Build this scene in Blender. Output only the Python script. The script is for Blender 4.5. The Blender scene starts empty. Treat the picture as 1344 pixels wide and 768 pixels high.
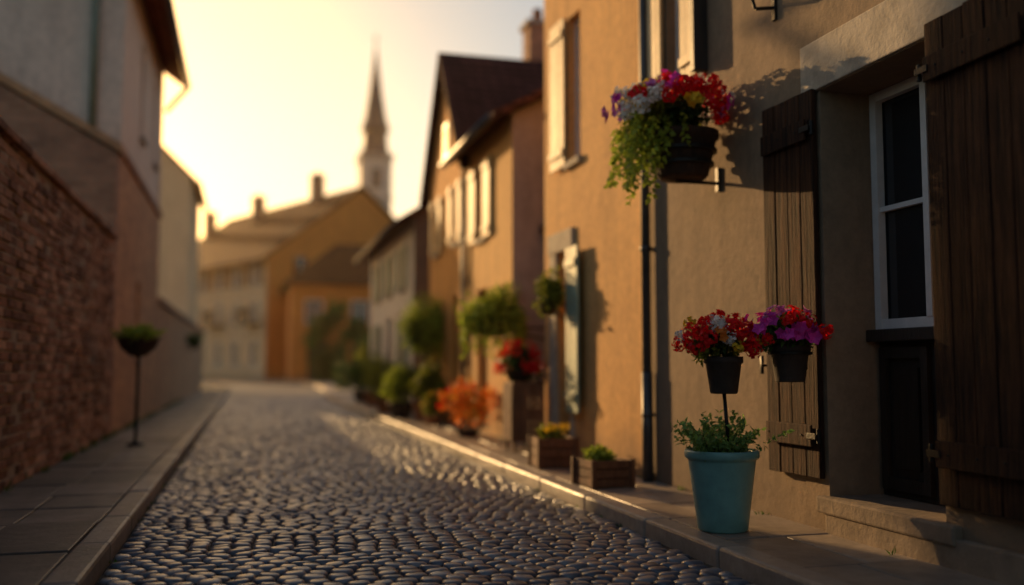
import bpy, bmesh, math, random
from mathutils import Vector, Matrix
random.seed(11)
R=random.uniform
SC=bpy.context.scene

# ------------------------------------------------------------------ materials
def newmat(name):
    m=bpy.data.materials.new(name); m.use_nodes=True
    n=m.node_tree.nodes; l=m.node_tree.links
    return m,n,l,n['Principled BSDF']
def posn(n,l,scale=(1,1,1)):
    g=n.new('ShaderNodeNewGeometry'); mp=n.new('ShaderNodeMapping'); mp.inputs['Scale'].default_value=scale
    l.new(g.outputs['Position'],mp.inputs['Vector']); return mp.outputs['Vector'],g
def noise(n,l,vec,scale,detail=6,rough=.6):
    t=n.new('ShaderNodeTexNoise'); t.inputs['Scale'].default_value=scale
    t.inputs['Detail'].default_value=detail; t.inputs['Roughness'].default_value=rough
    l.new(vec,t.inputs['Vector']); return t.outputs['Fac']
def ramp(n,l,fac,a,b,ca=(0,0,0,1),cb=(1,1,1,1)):
    r=n.new('ShaderNodeValToRGB'); r.color_ramp.elements[0].position=a; r.color_ramp.elements[1].position=b
    r.color_ramp.elements[0].color=ca; r.color_ramp.elements[1].color=cb
    l.new(fac,r.inputs['Fac']); return r.outputs['Color']
def mix(n,l,fac,a,b,mode='MIX'):
    x=n.new('ShaderNodeMix'); x.data_type='RGBA'; x.blend_type=mode
    for s,v in ((x.inputs[0],fac),(x.inputs[6],a),(x.inputs[7],b)):
        if isinstance(v,(int,float)): s.default_value=v
        elif isinstance(v,tuple): s.default_value=v if len(v)==4 else v+(1,)
        else: l.new(v,s)
    return x.outputs[2]
def bump(n,l,h,strength,dist,bsdf,prev=None):
    b=n.new('ShaderNodeBump'); b.inputs['Strength'].default_value=strength; b.inputs['Distance'].default_value=dist
    l.new(h,b.inputs['Height'])
    if prev: l.new(prev,b.inputs['Normal'])
    l.new(b.outputs['Normal'],bsdf.inputs['Normal']); return b.outputs['Normal']

def plaster(name,c1,c2,dirt=(.14,.095,.06),rough=.9,patch=0):
    m,n,l,b=newmat(name)
    v,g=posn(n,l); vs,_=posn(n,l,(2.5,2.5,.35))
    a=ramp(n,l,noise(n,l,v,1.1,8,.65),.35,.68)
    col=mix(n,l,a,c1,c2)
    st=ramp(n,l,noise(n,l,vs,1.6,7,.7),.50,.8)
    col=mix(n,l,st,col,tuple(x*.58 for x in c1))
    sp=ramp(n,l,noise(n,l,v,14,5,.7),.3,.75,(.78,.78,.78,1),(1.1,1.1,1.1,1))
    col=mix(n,l,1.0,col,sp,'MULTIPLY')
    pm=None
    if patch:
        pm=ramp(n,l,noise(n,l,v,.9,10,.72),.60,.625)
        col=mix(n,l,pm,col,tuple(x*patch for x in c2))
    sx=n.new('ShaderNodeSeparateXYZ'); l.new(g.outputs['Position'],sx.inputs[0])
    ad=n.new('ShaderNodeMath'); ad.operation='MULTIPLY_ADD'; ad.inputs[1].default_value=.9; l.new(noise(n,l,v,3,5),ad.inputs[0]); 
    l.new(sx.outputs['Z'],ad.inputs[2])
    gr=ramp(n,l,ad.outputs[0],.45,1.05,(.65,.65,.65,1),(0,0,0,1))
    col=mix(n,l,gr,col,dirt)
    l.new(col,b.inputs['Base Color']); b.inputs['Roughness'].default_value=rough
    p=bump(n,l,noise(n,l,v,4,6,.6),.35,.03,b)
    if pm: p=bump(n,l,pm,-.35,.012,b,p)
    bump(n,l,noise(n,l,v,60,4,.7),.3,.008,b,p)
    return m
def simple(name,c,rough=.6,metal=0,var=.25,scale=8,bs=.2,spec=None):
    m,n,l,b=newmat(name); v,g=posn(n,l)
    f=ramp(n,l,noise(n,l,v,scale,6,.65),.3,.7,(1-var,1-var,1-var,1),(1+var*.5,)*3+(1,))
    l.new(mix(n,l,1.0,c,f,'MULTIPLY'),b.inputs['Base Color'])
    b.inputs['Roughness'].default_value=rough; b.inputs['Metallic'].default_value=metal
    if bs: bump(n,l,noise(n,l,v,scale*4,4),bs,.01,b)
    return m
def wood(name,c1,c2,rough=.6,gs=1.0,bs=.6,spec=.5):
    m,n,l,b=newmat(name)
    g=n.new('ShaderNodeNewGeometry')
    off=n.new('ShaderNodeVectorMath'); off.operation='MULTIPLY_ADD'
    cx=n.new('ShaderNodeCombineXYZ'); 
    for i in range(3): l.new(g.outputs['Random Per Island'],cx.inputs[i])
    off.inputs[1].default_value=(7,7,7); l.new(cx.outputs[0],off.inputs[0]); l.new(g.outputs['Position'],off.inputs[2])
    mp=n.new('ShaderNodeMapping'); mp.inputs['Scale'].default_value=(26*gs,26*gs,1.6*gs); l.new(off.outputs[0],mp.inputs[0])
    f=noise(n,l,mp.outputs[0],1.6,9,.7)
    a=ramp(n,l,f,.36,.66); col=mix(n,l,a,c1,c2)
    v,_=posn(n,l); blot=ramp(n,l,noise(n,l,v,3.5,5,.7),.3,.7,(.6,.6,.6,1),(1.15,1.15,1.15,1))
    col=mix(n,l,1.0,col,blot,'MULTIPLY')
    isl=ramp(n,l,g.outputs['Random Per Island'],0,1,(.75,.72,.7,1),(1.2,1.2,1.2,1))
    col=mix(n,l,1.0,col,isl,'MULTIPLY')
    l.new(col,b.inputs['Base Color']); b.inputs['Roughness'].default_value=rough; b.inputs['Specular IOR Level'].default_value=spec
    bump(n,l,f,bs,.02,b); return m
def tiles(name,c):
    m,n,l,b=newmat(name); g=n.new('ShaderNodeNewGeometry')
    sx=n.new('ShaderNodeSeparateXYZ'); l.new(g.outputs['Position'],sx.inputs[0])
    ad=n.new('ShaderNodeMath'); ad.operation='ADD'; l.new(sx.outputs[0],ad.inputs[0]); l.new(sx.outputs[1],ad.inputs[1])
    cb=n.new('ShaderNodeCombineXYZ'); l.new(ad.outputs[0],cb.inputs[0]); l.new(sx.outputs[2],cb.inputs[1])
    br=n.new('ShaderNodeTexBrick'); br.inputs['Scale'].default_value=1; br.inputs['Brick Width'].default_value=.2
    br.inputs['Row Height'].default_value=.13; br.inputs['Mortar Size'].default_value=.014
    br.inputs['Color1'].default_value=c+(1,); br.inputs['Color2'].default_value=tuple(x*.6 for x in c)+(1,); br.inputs['Mortar'].default_value=tuple(x*.25 for x in c)+(1,)
    l.new(cb.outputs[0],br.inputs['Vector'])
    v,_=posn(n,l); f=ramp(n,l,noise(n,l,v,1.5,6,.7),.3,.7,(.6,.6,.6,1),(1.3,1.25,1.1,1))
    l.new(mix(n,l,1.0,br.outputs['Color'],f,'MULTIPLY'),b.inputs['Base Color'])
    b.inputs['Roughness'].default_value=.9; b.inputs['Specular IOR Level'].default_value=.12; bump(n,l,br.outputs['Fac'],-.6,.03,b); return m
def brickmat(name,c,mortar,bw=.24,rh=.08):
    m,n,l,b=newmat(name); g=n.new('ShaderNodeNewGeometry')
    sx=n.new('ShaderNodeSeparateXYZ'); l.new(g.outputs['Position'],sx.inputs[0])
    ad=n.new('ShaderNodeMath'); ad.operation='ADD'; l.new(sx.outputs[0],ad.inputs[0]); l.new(sx.outputs[1],ad.inputs[1])
    cb=n.new('ShaderNodeCombineXYZ'); l.new(ad.outputs[0],cb.inputs[0]); l.new(sx.outputs[2],cb.inputs[1])
    br=n.new('ShaderNodeTexBrick'); br.inputs['Scale'].default_value=1; br.inputs['Brick Width'].default_value=bw
    br.inputs['Row Height'].default_value=rh; br.inputs['Mortar Size'].default_value=.012; br.inputs['Mortar Smooth'].default_value=.3
    br.inputs['Color1'].default_value=c+(1,); br.inputs['Color2'].default_value=tuple(x*.65 for x in c)+(1,); br.inputs['Mortar'].default_value=mortar+(1,)
    l.new(cb.outputs[0],br.inputs['Vector'])
    v,_=posn(n,l); f=ramp(n,l,noise(n,l,v,2,8,.7),.3,.7,(.7,.7,.7,1),(1.2,1.2,1.1,1))
    l.new(mix(n,l,1.0,br.outputs['Color'],f,'MULTIPLY'),b.inputs['Base Color'])
    b.inputs['Roughness'].default_value=.9
    p=bump(n,l,br.outputs['Fac'],-.8,.02,b); bump(n,l,noise(n,l,v,25,5),.4,.02,b,p); return m
def islandstone(name,c1,c2,rough,rvar=.15,scale=18,bs=.4,spec=.5,lo=.65,cmid=None):
    m,n,l,b=newmat(name); v,g=posn(n,l)
    r=n.new('ShaderNodeValToRGB'); r.color_ramp.elements[0].color=c1+(1,); r.color_ramp.elements[1].color=c2+(1,)
    if cmid: e=r.color_ramp.elements.new(.5); e.color=cmid+(1,)
    l.new(g.outputs['Random Per Island'],r.inputs['Fac']); col=r.outputs['Color']
    f=ramp(n,l,noise(n,l,v,scale,6,.7),.25,.75,(lo,lo,lo,1),(1.25,1.25,1.25,1))
    col=mix(n,l,1.0,col,f,'MULTIPLY')
    f2=ramp(n,l,noise(n,l,v,.9,6,.65),.35,.7,(lo+.05,lo+.05,lo+.05,1),(1.15,1.15,1.15,1))
    col=mix(n,l,1.0,col,f2,'MULTIPLY')
    l.new(col,b.inputs['Base Color'])
    rr=n.new('ShaderNodeMapRange'); rr.inputs[3].default_value=rough-rvar; rr.inputs[4].default_value=rough+rvar
    l.new(noise(n,l,v,2.5,6),rr.inputs[0]); l.new(rr.outputs[0],b.inputs['Roughness'])
    b.inputs['Specular IOR Level'].default_value=spec
    bump(n,l,noise(n,l,v,scale*2,5,.65),bs,.008,b); return m
def leafmat(name,c,trans=.4,rough=.5):
    m,n,l,b=newmat(name); g=n.new('ShaderNodeNewGeometry')
    col=ramp(n,l,g.outputs['Random Per Island'],0,1,tuple(x*.6 for x in c)+(1,),tuple(min(1,x*1.4) for x in c)+(1,))
    l.new(col,b.inputs['Base Color']); b.inputs['Roughness'].default_value=rough; b.inputs['Specular IOR Level'].default_value=.3
    t=n.new('ShaderNodeBsdfTranslucent'); l.new(col,t.inputs['Color'])
    ms=n.new('ShaderNodeMixShader'); ms.inputs[0].default_value=trans
    l.new(b.outputs[0],ms.inputs[1]); l.new(t.outputs[0],ms.inputs[2])
    l.new(ms.outputs[0],n['Material Output'].inputs['Surface']); return m
def glassmat(name,c=(.015,.018,.022),rough=.06):
    m,n,l,b=newmat(name); b.inputs['Base Color'].default_value=c+(1,); b.inputs['Roughness'].default_value=rough
    b.inputs['Specular IOR Level'].default_value=.6
    v,g=posn(n,l); bump(n,l,noise(n,l,v,2.2,2),.06,.05,b); return m

M={}
M['near']=plaster('plaster_taupe_shaded',(.32,.22,.135),(.225,.16,.10),patch=.8)  # taupe plaster, colour darkened to stand in for shade on the near facade
M['ochre']=plaster('plaster_ochre',(.80,.44,.145),(.65,.345,.12))
M['honey']=plaster('plaster_honey',(.82,.48,.16),(.70,.40,.135))
M['amber']=plaster('plaster_amber',(.80,.38,.085),(.66,.31,.07))
M['greyp']=plaster('plaster_grey',(.40,.345,.32),(.32,.275,.26))
M['white']=plaster('plaster_white',(.78,.70,.56),(.68,.59,.45))
M['brown']=plaster('plaster_brown',(.36,.21,.12),(.29,.165,.095))
M['orange']=plaster('plaster_orange',(.80,.27,.045),(.68,.22,.04))
M['cream']=plaster('plaster_cream',(.80,.60,.36),(.70,.51,.30))
M['warmcream']=plaster('plaster_warm_cream',(.82,.67,.53),(.75,.60,.46))
M['stone']=simple('stone_trim',(.42,.36,.28),.85,0,.35,6,.5)
M['darkstone']=simple('stone_plinth',(.24,.18,.125),.9,0,.4,5,.6)
M['roof']=tiles('roof_tiles_brown',(.19,.07,.032))
M['roofd']=tiles('roof_tiles_dark',(.11,.052,.045))
M['roofr']=tiles('roof_tiles_red',(.30,.085,.04))
M['slate']=simple('slate',(.04,.05,.065),.6,0,.3,3,.2)
M['shwood']=wood('wood_weathered_brown',(.011,.005,.003),(.095,.038,.015),.8,1,.9,.2)
M['panel']=wood('wood_painted_dark',(.022,.016,.012),(.042,.03,.022),.5,1,.3)
M['cratew']=wood('wood_crate',(.13,.055,.025),(.26,.12,.052),.75)
M['creamsh']=wood('wood_cream_paint',(.64,.47,.25),(.76,.58,.33),.6,.6,.2)
M['tealsh']=wood('wood_teal_paint',(.24,.33,.24),(.34,.44,.32),.6,.6,.2)
M['whitew']=simple('window_paint_white',(.70,.69,.66),.45,0,.15,9,.1)
M['glass']=glassmat('window_glass')
M['iron']=simple('iron_black',(.022,.02,.018),.5,.6,.3,20,.3)
M['zinc']=simple('zinc_grey',(.10,.10,.10),.5,.5,.35,7,.2)
M['greenpipe']=simple('pipe_green_paint',(.20,.23,.16),.5,0,.2)
M['basket']=wood('basket_dark',(.035,.02,.013),(.085,.048,.028),.8,.8,.6,.3)
M['darkpot']=simple('pot_dark_clay',(.05,.034,.026),.75,0,.3,20,.3)
M['teal']=simple('pot_teal_glaze',(.17,.36,.33),.42,0,.3,5,.1)
M['terra']=simple('terracotta',(.36,.14,.06),.8,0,.3,9,.3)
M['soil']=simple('soil',(.03,.02,.013),.95,0,.4,30,.8)
M['bark']=wood('bark',(.05,.035,.022),(.12,.08,.05),.9)
M['cobble']=islandstone('cobblestone',(.065,.08,.115),(.27,.26,.27),.31,.12,16,.5,.75,.62,(.13,.148,.185))
M['joint']=simple('cobble_joint_sand',(.04,.034,.03),.95,0,.5,25,.8)
M['slab']=islandstone('paving_slab',(.29,.23,.18),(.45,.37,.29),.46,.14,9,.4,.5)
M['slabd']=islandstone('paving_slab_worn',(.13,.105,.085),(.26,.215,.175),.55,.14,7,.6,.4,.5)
M['kerb']=islandstone('kerb_granite',(.27,.235,.20),(.45,.39,.33),.42,.12,14,.4,.5)
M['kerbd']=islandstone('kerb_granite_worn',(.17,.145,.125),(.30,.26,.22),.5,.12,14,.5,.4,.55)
M['brick']=islandstone('old_brick',(.17,.085,.055),(.56,.34,.23),.9,.05,14,1.0,.2,.6,(.34,.165,.10))
M['mortar']=simple('mortar',(.36,.28,.20),.95,0,.45,14,.9)
M['brick2']=brickmat('brick_tan',(.64,.34,.17),(.46,.29,.17))
M['brick3']=brickmat('brick_red_lower',(.46,.23,.14),(.34,.22,.15))
M['leaf']=leafmat('leaf_green',(.09,.17,.03))
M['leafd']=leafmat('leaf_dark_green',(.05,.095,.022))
M['leafy']=leafmat('leaf_yellow_green',(.22,.25,.03))
M['lime']=leafmat('leaf_lime',(.32,.40,.05))
M['herb']=leafmat('leaf_herb',(.19,.32,.08))
M['red']=leafmat('petal_red',(.90,.010,.012),.35)
M['white_p']=leafmat('petal_white',(.82,.79,.70),.35)
M['mag']=leafmat('petal_magenta',(.70,.05,.42),.35)
M['pink']=leafmat('petal_pink',(.74,.22,.58),.35)
M['yel']=leafmat('petal_yellow',(.82,.50,.03),.35)
M['orf']=leafmat('petal_orange',(.75,.21,.025),.4)

# ------------------------------------------------------------------ mesh helpers
class Acc:
    def __init__(s): s.v=[]; s.f=[]
    def poly(s,pts):
        i=len(s.v); s.v+= [tuple(p) for p in pts]; s.f.append(tuple(range(i,i+len(pts))))
    def hexa(s,p):
        i=len(s.v); s.v+=[tuple(q) for q in p]
        for f in ((3,2,1,0),(4,5,6,7),(0,1,5,4),(1,2,6,5),(2,3,7,6),(3,0,4,7)): s.f.append(tuple(i+k for k in f))
    def box(s,x0,x1,y0,y1,z0,z1):
        s.hexa([(x0,y0,z0),(x1,y0,z0),(x1,y1,z0),(x0,y1,z0),(x0,y0,z1),(x1,y0,z1),(x1,y1,z1),(x0,y1,z1)])
    def tube(s,p0,p1,r0,r1=None,k=12):
        r1=r0 if r1 is None else r1
        p0=Vector(p0);p1=Vector(p1); d=(p1-p0).normalized()
        a=d.orthogonal().normalized(); b=d.cross(a); i=len(s.v)
        for p,r in ((p0,r0),(p1,r1)):
            for j in range(k):
                t=2*math.pi*j/k; s.v.append(tuple(p+a*math.cos(t)*r+b*math.sin(t)*r))
        for j in range(k): s.f.append((i+j,i+(j+1)%k,i+k+(j+1)%k,i+k+j))
        s.f.append(tuple(i+j for j in reversed(range(k)))); s.f.append(tuple(i+k+j for j in range(k)))
    def lathe(s,c,prof,k=36,wob=0):
        i=len(s.v); c=Vector(c)
        for r,z in prof:
            for j in range(k):
                t=2*math.pi*j/k; rr=r*(1+R(-wob,wob)); s.v.append((c.x+rr*math.cos(t),c.y+rr*math.sin(t),c.z+z))
        for q in range(len(prof)-1):
            for j in range(k): s.f.append((i+q*k+j,i+q*k+(j+1)%k,i+(q+1)*k+(j+1)%k,i+(q+1)*k+j))
        s.f.append(tuple(i+j for j in reversed(range(k)))); q=len(prof)-1; s.f.append(tuple(i+q*k+j for j in range(k)))
    def leaf(s,p,d,nrm,L,W):
        d=d.normalized(); side=d.cross(nrm)
        if side.length<1e-4: side=d.orthogonal()
        side.normalize(); up=side.cross(d).normalized(); i=len(s.v)
        s.v+=[tuple(p),tuple(p+d*L*.45+side*W*.5+up*L*.08),tuple(p+d*L-up*L*.1),tuple(p+d*L*.45-side*W*.5+up*L*.08)]
        s.f.append((i,i+1,i+2,i+3))
    def obj(s,name,mat,parent=None,smooth=False,bevel=0,seg=2):
        me=bpy.data.meshes.new(name); me.from_pydata(s.v,[],s.f); me.update()
        o=bpy.data.objects.new(name,me); SC.collection.objects.link(o); me.materials.append(mat)
        if smooth:
            for p in me.polygons: p.use_smooth=True
        if bevel:
            b=o.modifiers.new('bevel','BEVEL'); b.width=bevel; b.segments=seg; b.limit_method='ANGLE'; b.angle_limit=math.radians(40)
        if parent:
            o.parent=parent; o.matrix_parent_inverse=Matrix.Translation(-Vector(parent.location))
        return o
def empty(name,loc):
    e=bpy.data.objects.new(name,None); e.location=loc; e.empty_display_size=.3; SC.collection.objects.link(e); return e

class Frame:
    def __init__(s,O,U,N):
        s.O=Vector((O[0],O[1],0)); s.U=Vector((U[0],U[1],0)).normalized(); s.N=Vector((N[0],N[1],0)).normalized()
    def p(s,u,n,z): return s.O+s.U*u+s.N*n+Vector((0,0,z))
class Bld:
    def __init__(s,name,O,U,N):
        s.F=Frame(O,U,N); s.e=empty(name,(O[0],O[1],0)); s.parts={}
    def acc(s,part,mat,bevel=0,smooth=False):
        k=(part,mat)
        if k not in s.parts: s.parts[k]=[Acc(),bevel,smooth]
        return s.parts[k][0]
    def box(s,part,mat,u0,u1,n0,n1,z0,z1,bevel=0,fr=None):
        F=fr or s.F; a=s.acc(part,mat,bevel)
        a.hexa([F.p(u0,n0,z0),F.p(u1,n0,z0),F.p(u1,n1,z0),F.p(u0,n1,z0),F.p(u0,n0,z1),F.p(u1,n0,z1),F.p(u1,n1,z1),F.p(u0,n1,z1)])
    def poly(s,part,mat,pts,fr=None):
        F=fr or s.F; s.acc(part,mat).poly([F.p(*q) for q in pts])
    def slab(s,part,mat,pts,th):
        a=s.acc(part,mat); b=[s.F.p(*q) for q in pts]; a.hexa(b+[q+Vector((0,0,th)) for q in b])
    def tube(s,part,mat,p0,p1,r,r1=None,fr=None):
        F=fr or s.F; s.acc(part,mat,0,True).tube(F.p(*p0),F.p(*p1),r,r1)
    def wall(s,part,mat,u0,u1,z0,z1,ops,n=0,depth=.12,revmat=None):
        us=sorted(set([u0,u1]+[o[0] for o in ops]+[o[1] for o in ops])); zs=sorted(set([z0,z1]+[o[2] for o in ops]+[o[3] for o in ops]))
        for i in range(len(us)-1):
            for j in range(len(zs)-1):
                uc=(us[i]+us[i+1])/2; zc=(zs[j]+zs[j+1])/2
                if any(o[0]<uc<o[1] and o[2]<zc<o[3] for o in ops): continue
                s.poly(part,mat,[(us[i],n,zs[j]),(us[i+1],n,zs[j]),(us[i+1],n,zs[j+1]),(us[i],n,zs[j+1])])
        for o in ops:
            d=o[4] if len(o)>4 else depth; a,b,c,e=o[:4]; rm=revmat or mat
            for q in ([(a,n,c),(a,n-d,c),(a,n-d,e),(a,n,e)],[(b,n,c),(b,n-d,c),(b,n-d,e),(b,n,e)],[(a,n,e),(b,n,e),(b,n-d,e),(a,n-d,e)],[(a,n,c),(b,n,c),(b,n-d,c),(a,n-d,c)]):
                s.poly('reveals',rm,q)
    def window(s,u0,u1,z0,z1,n=-.1,fm='whitew',fw=.045,mull=1,tr=1,sill=True):
        fm=M[fm]; g=M['glass']
        s.poly('glass',g,[(u0,n-.03,z0),(u1,n-.03,z0),(u1,n-.03,z1),(u0,n-.03,z1)])
        e=.002
        s.box('window_frame',fm,u0+e,u0+fw,n-.02,n+.025,z0+e,z1-e); s.box('window_frame',fm,u1-fw,u1-e,n-.02,n+.025,z0+e,z1-e)
        s.box('window_frame',fm,u0+fw,u1-fw,n-.02,n+.022,z1-fw,z1-e); s.box('window_frame',fm,u0+fw,u1-fw,n-.02,n+.022,z0+e,z0+fw)
        for i in range(mull):
            c=u0+(u1-u0)*(i+1)/(mull+1); s.box('window_frame',fm,c-fw*.4,c+fw*.4,n-.02,n+.028,z0+fw,z1-fw)
        for i in range(tr):
            c=z0+(z1-z0)*(i+1)/(tr+1); s.box('window_frame',fm,u0+fw,u1-fw,n-.018,n+.012,c-fw*.25,c+fw*.25)
        if sill: s.box('sills',M['stone'],u0-.05,u1+.05,-.01,.05,z0-.07,z0-.002,.006)
    def shutter(s,u0,u1,z0,z1,mat,n=.025,fr=None,planks=4,th=.03,bv=.004):
        w=(u1-u0)/planks
        for i in range(planks):
            s.box('shutters',mat,u0+i*w+.002,u0+(i+1)*w-.002,n,n+th+R(-.003,.003),z0+R(0,.006),z1-R(0,.006),bv,fr)
        for zz in (z0+(z1-z0)*.1,z1-(z1-z0)*.1):
            s.box('shutters',mat,u0+.012,u1-.012,n+th,n+th+.02,zz-.035,zz+.035,bv,fr)
    def gable_u(s,W,D,ze,zr,wm,rm,ov=.3,th=.1,sidemat=None,z0=0):
        sm=sidemat or wm; r=D/2; sl=(zr-ze)/r
        for u in (0,W): s.poly('side_walls',sm,[(u,0,z0),(u,-D,z0),(u,-D,ze),(u,-r,zr),(u,0,ze)])
        s.poly('side_walls',wm,[(0,-D,z0),(W,-D,z0),(W,-D,ze),(0,-D,ze)])
        o2=ov*.6
        s.slab('roof',rm,[(-o2,ov,ze-ov*sl+.01),(W+o2,ov,ze-ov*sl+.01),(W+o2,-r,zr+.01),(-o2,-r,zr+.01)],th)
        s.slab('roof',rm,[(-o2,-r-.001,zr+.01),(W+o2,-r-.001,zr+.01),(W+o2,-D-ov,ze-ov*sl+.01),(-o2,-D-ov,ze-ov*sl+.01)],th)
        s.tube('gutter',M['zinc'],(-o2,ov+.05,ze-ov*sl+.03),(W+o2,ov+.05,ze-ov*sl+.03),.055)
    def gable_n(s,W,D,ze,zr,wm,rm,ov=.3,th=.1,z0=0):
        r=W/2; sl=(zr-ze)/r
        s.poly('walls',wm,[(0,0,ze),(W,0,ze),(r,0,zr)]); s.poly('side_walls',wm,[(0,-D,z0),(W,-D,z0),(W,-D,ze),(r,-D,zr),(0,-D,ze)])
        for u in (0,W): s.poly('side_walls',wm,[(u,0,z0),(u,-D,z0),(u,-D,ze),(u,0,ze)])
        f=ov*.7
        s.slab('roof',rm,[(-ov,f,ze-ov*sl+.01),(r,f,zr+.01),(r,-D-f,zr+.01),(-ov,-D-f,ze-ov*sl+.01)],th)
        s.slab('roof',rm,[(r+.001,f,zr+.01),(W+ov,f,ze-ov*sl+.01),(W+ov,-D-f,ze-ov*sl+.01),(r+.001,-D-f,zr+.01)],th)
    def chimney(s,u,n,z0,z1,w=.45,mat='brick3'):
        s.box('chimney',M[mat],u-w/2,u+w/2,n-w/2,n+w/2,z0,z1); s.box('chimney_cap',M['stone'],u-w/2-.05,u+w/2+.05,n-w/2-.05,n+w/2+.05,z1,z1+.08)
        s.tube('chimney_pot',M['terra'],(u,n,z1+.08),(u,n,z1+.35),.1,.08)
    def done(s):
        for (part,mat),(a,bv,sm) in s.parts.items():
            if a.v: s_o=a.obj(part,mat,s.e,sm,bv)

XR=3.06
# ------------------------------------------------------------------ near town house (right)
N=Bld('plaster_townhouse',(XR,0),(0,1),(-1,0))
ops=[(3.70,4.60,.29,2.54,.45),(6.30,6.61,3.10,4.5,.14),(3.8,4.55,3.9,5.2,.14),(1.0,1.7,3.9,5.2,.14),(.9,1.75,1.1,2.5,.14)]
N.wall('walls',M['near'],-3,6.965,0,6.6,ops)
N.window(6.30,6.61,3.10,4.5,mull=0); N.window(3.8,4.55,3.9,5.2); N.window(1.0,1.7,3.9,5.2); N.window(.9,1.75,1.1,2.5)
n0=-.34
N.window(3.703,4.597,1.20,2.537,n0,fw=.055,mull=1,tr=1,sill=False)
N.box('window_sill',M['panel'],3.703,4.597,n0-.05,n0+.09,1.13,1.198,.006)
N.box('door_panel',M['panel'],3.703,4.597,n0-.05,n0,.292,1.128)
for a,b in ((3.74,4.12),(4.18,4.565)):
    z0,z1=.38,1.06
    N.box('door_panel',M['panel'],a,a+.05,n0,n0+.03,z0-.05,z1+.04,.004); N.box('door_panel',M['panel'],b-.05,b,n0,n0+.03,z0-.05,z1+.04,.004)
    N.box('door_panel',M['panel'],a+.052,b-.052,n0,n0+.028,z1-.02,z1+.04,.004); N.box('door_panel',M['panel'],a+.052,b-.052,n0,n0+.028,z0-.05,z0+.02,.004)
    N.box('door_panel',M['panel'],a+.09,b-.09,n0,n0+.018,z0+.07,z1-.07,.01)
N.box('door_step',M['darkstone'],3.60,4.66,-.33,.05,.20,.292,.012)
N.box('plinth',M['darkstone'],-3,4.60,-.01,.035,.0,.235,.01)
N.box('lintel',M['stone'],3.2,4.76,-.012,.022,2.545,2.83,.008)
def bigshutter(fr,w,z0,z1,pl):
    N.shutter(0,w,z0,z1,M['shwood'],.0,fr,planks=pl,th=.034,bv=.006)
    for zz in (z0+.235,z1-.235):
        N.box('shutters',M['shwood'],.03,w-.03,.0545,.068,zz-.06,zz+.06,.005,fr)
        N.box('hinges',M['iron'],-.02,.07,.0685,.075,zz-.016,zz+.016,.002,fr)
        N.tube('hinges',M['iron'],(-.015,.05,zz-.04),(-.015,.05,zz+.04),.012,fr=fr)
        for q in (.12,.3,.46): 
            if q<w*.95: N.tube('hinges',M['iron'],(q,.066,zz),(q,.074,zz),.007,.004,fr=fr)
fl=Frame((XR-.012,4.615),(-.02,1),(-1,-.02)); bigshutter(fl,.52,.38,2.56,4)
ph=math.radians(2.0); frr=Frame((XR-.012,3.69),(-math.sin(ph),-math.cos(ph)),(-math.cos(ph),math.sin(ph))); bigshutter(frr,.66,.37,2.60,5)
for a,b in ((6.625,6.87),(6.0,6.285)): N.shutter(a,b,3.06,4.5,M['creamsh'],.02,planks=3)
N.box('shutters',M['panel'],5.93,5.995,.0,.11,3.06,4.5,.004)
for a,b in ((4.57,4.95),(3.4,3.78)): N.shutter(a,b,3.88,5.2,M['creamsh'],.02,planks=3)
N.box('wall_hook',M['iron'],5.02,5.06,0,.02,3.10,3.24,.003); N.tube('wall_hook',M['iron'],(5.04,.01,3.18),(5.04,.14,3.16),.011); N.tube('wall_hook',M['iron'],(5.04,.14,3.16),(5.04,.16,3.22),.011)
N.tube('shutter_stay',M['iron'],(5.20,.0,1.0),(5.20,.05,1.0),.008); N.box('shutter_stay',M['iron'],5.185,5.215,.045,.055,.95,1.06,.002)
N.slab('roof',M['roof'],[(-3.2,.45,6.35),(6.95,.45,6.35),(6.95,-3.5,8.8),(-3.2,-3.5,8.8)],.12)
N.slab('roof',M['roof'],[(-3.2,-3.5,8.8),(6.95,-3.5,8.8),(6.95,-7.3,6.35),(-3.2,-7.3,6.35)],.12)
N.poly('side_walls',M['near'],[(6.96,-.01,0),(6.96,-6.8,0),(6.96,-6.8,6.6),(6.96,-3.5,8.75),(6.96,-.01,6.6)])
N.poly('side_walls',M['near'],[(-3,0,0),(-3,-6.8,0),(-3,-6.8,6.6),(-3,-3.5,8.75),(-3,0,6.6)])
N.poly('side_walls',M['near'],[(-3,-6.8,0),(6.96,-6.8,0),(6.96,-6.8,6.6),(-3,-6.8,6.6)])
N.tube('drainpipe',M['zinc'],(6.93,.055,.10),(6.93,.055,6.3),.036)
N.tube('drainpipe',M['zinc'],(6.93,.055,.10),(6.93,.055,.95),.044)
for z in (.6,1.9,3.0,4.4): 
    N.tube('drainpipe',M['zinc'],(6.93,.055,z),(6.93,.055,z+.04),.046); N.box('pipe_clips',M['iron'],6.915,6.945,0,.03,z+.01,z+.03)
N.done()

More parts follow.
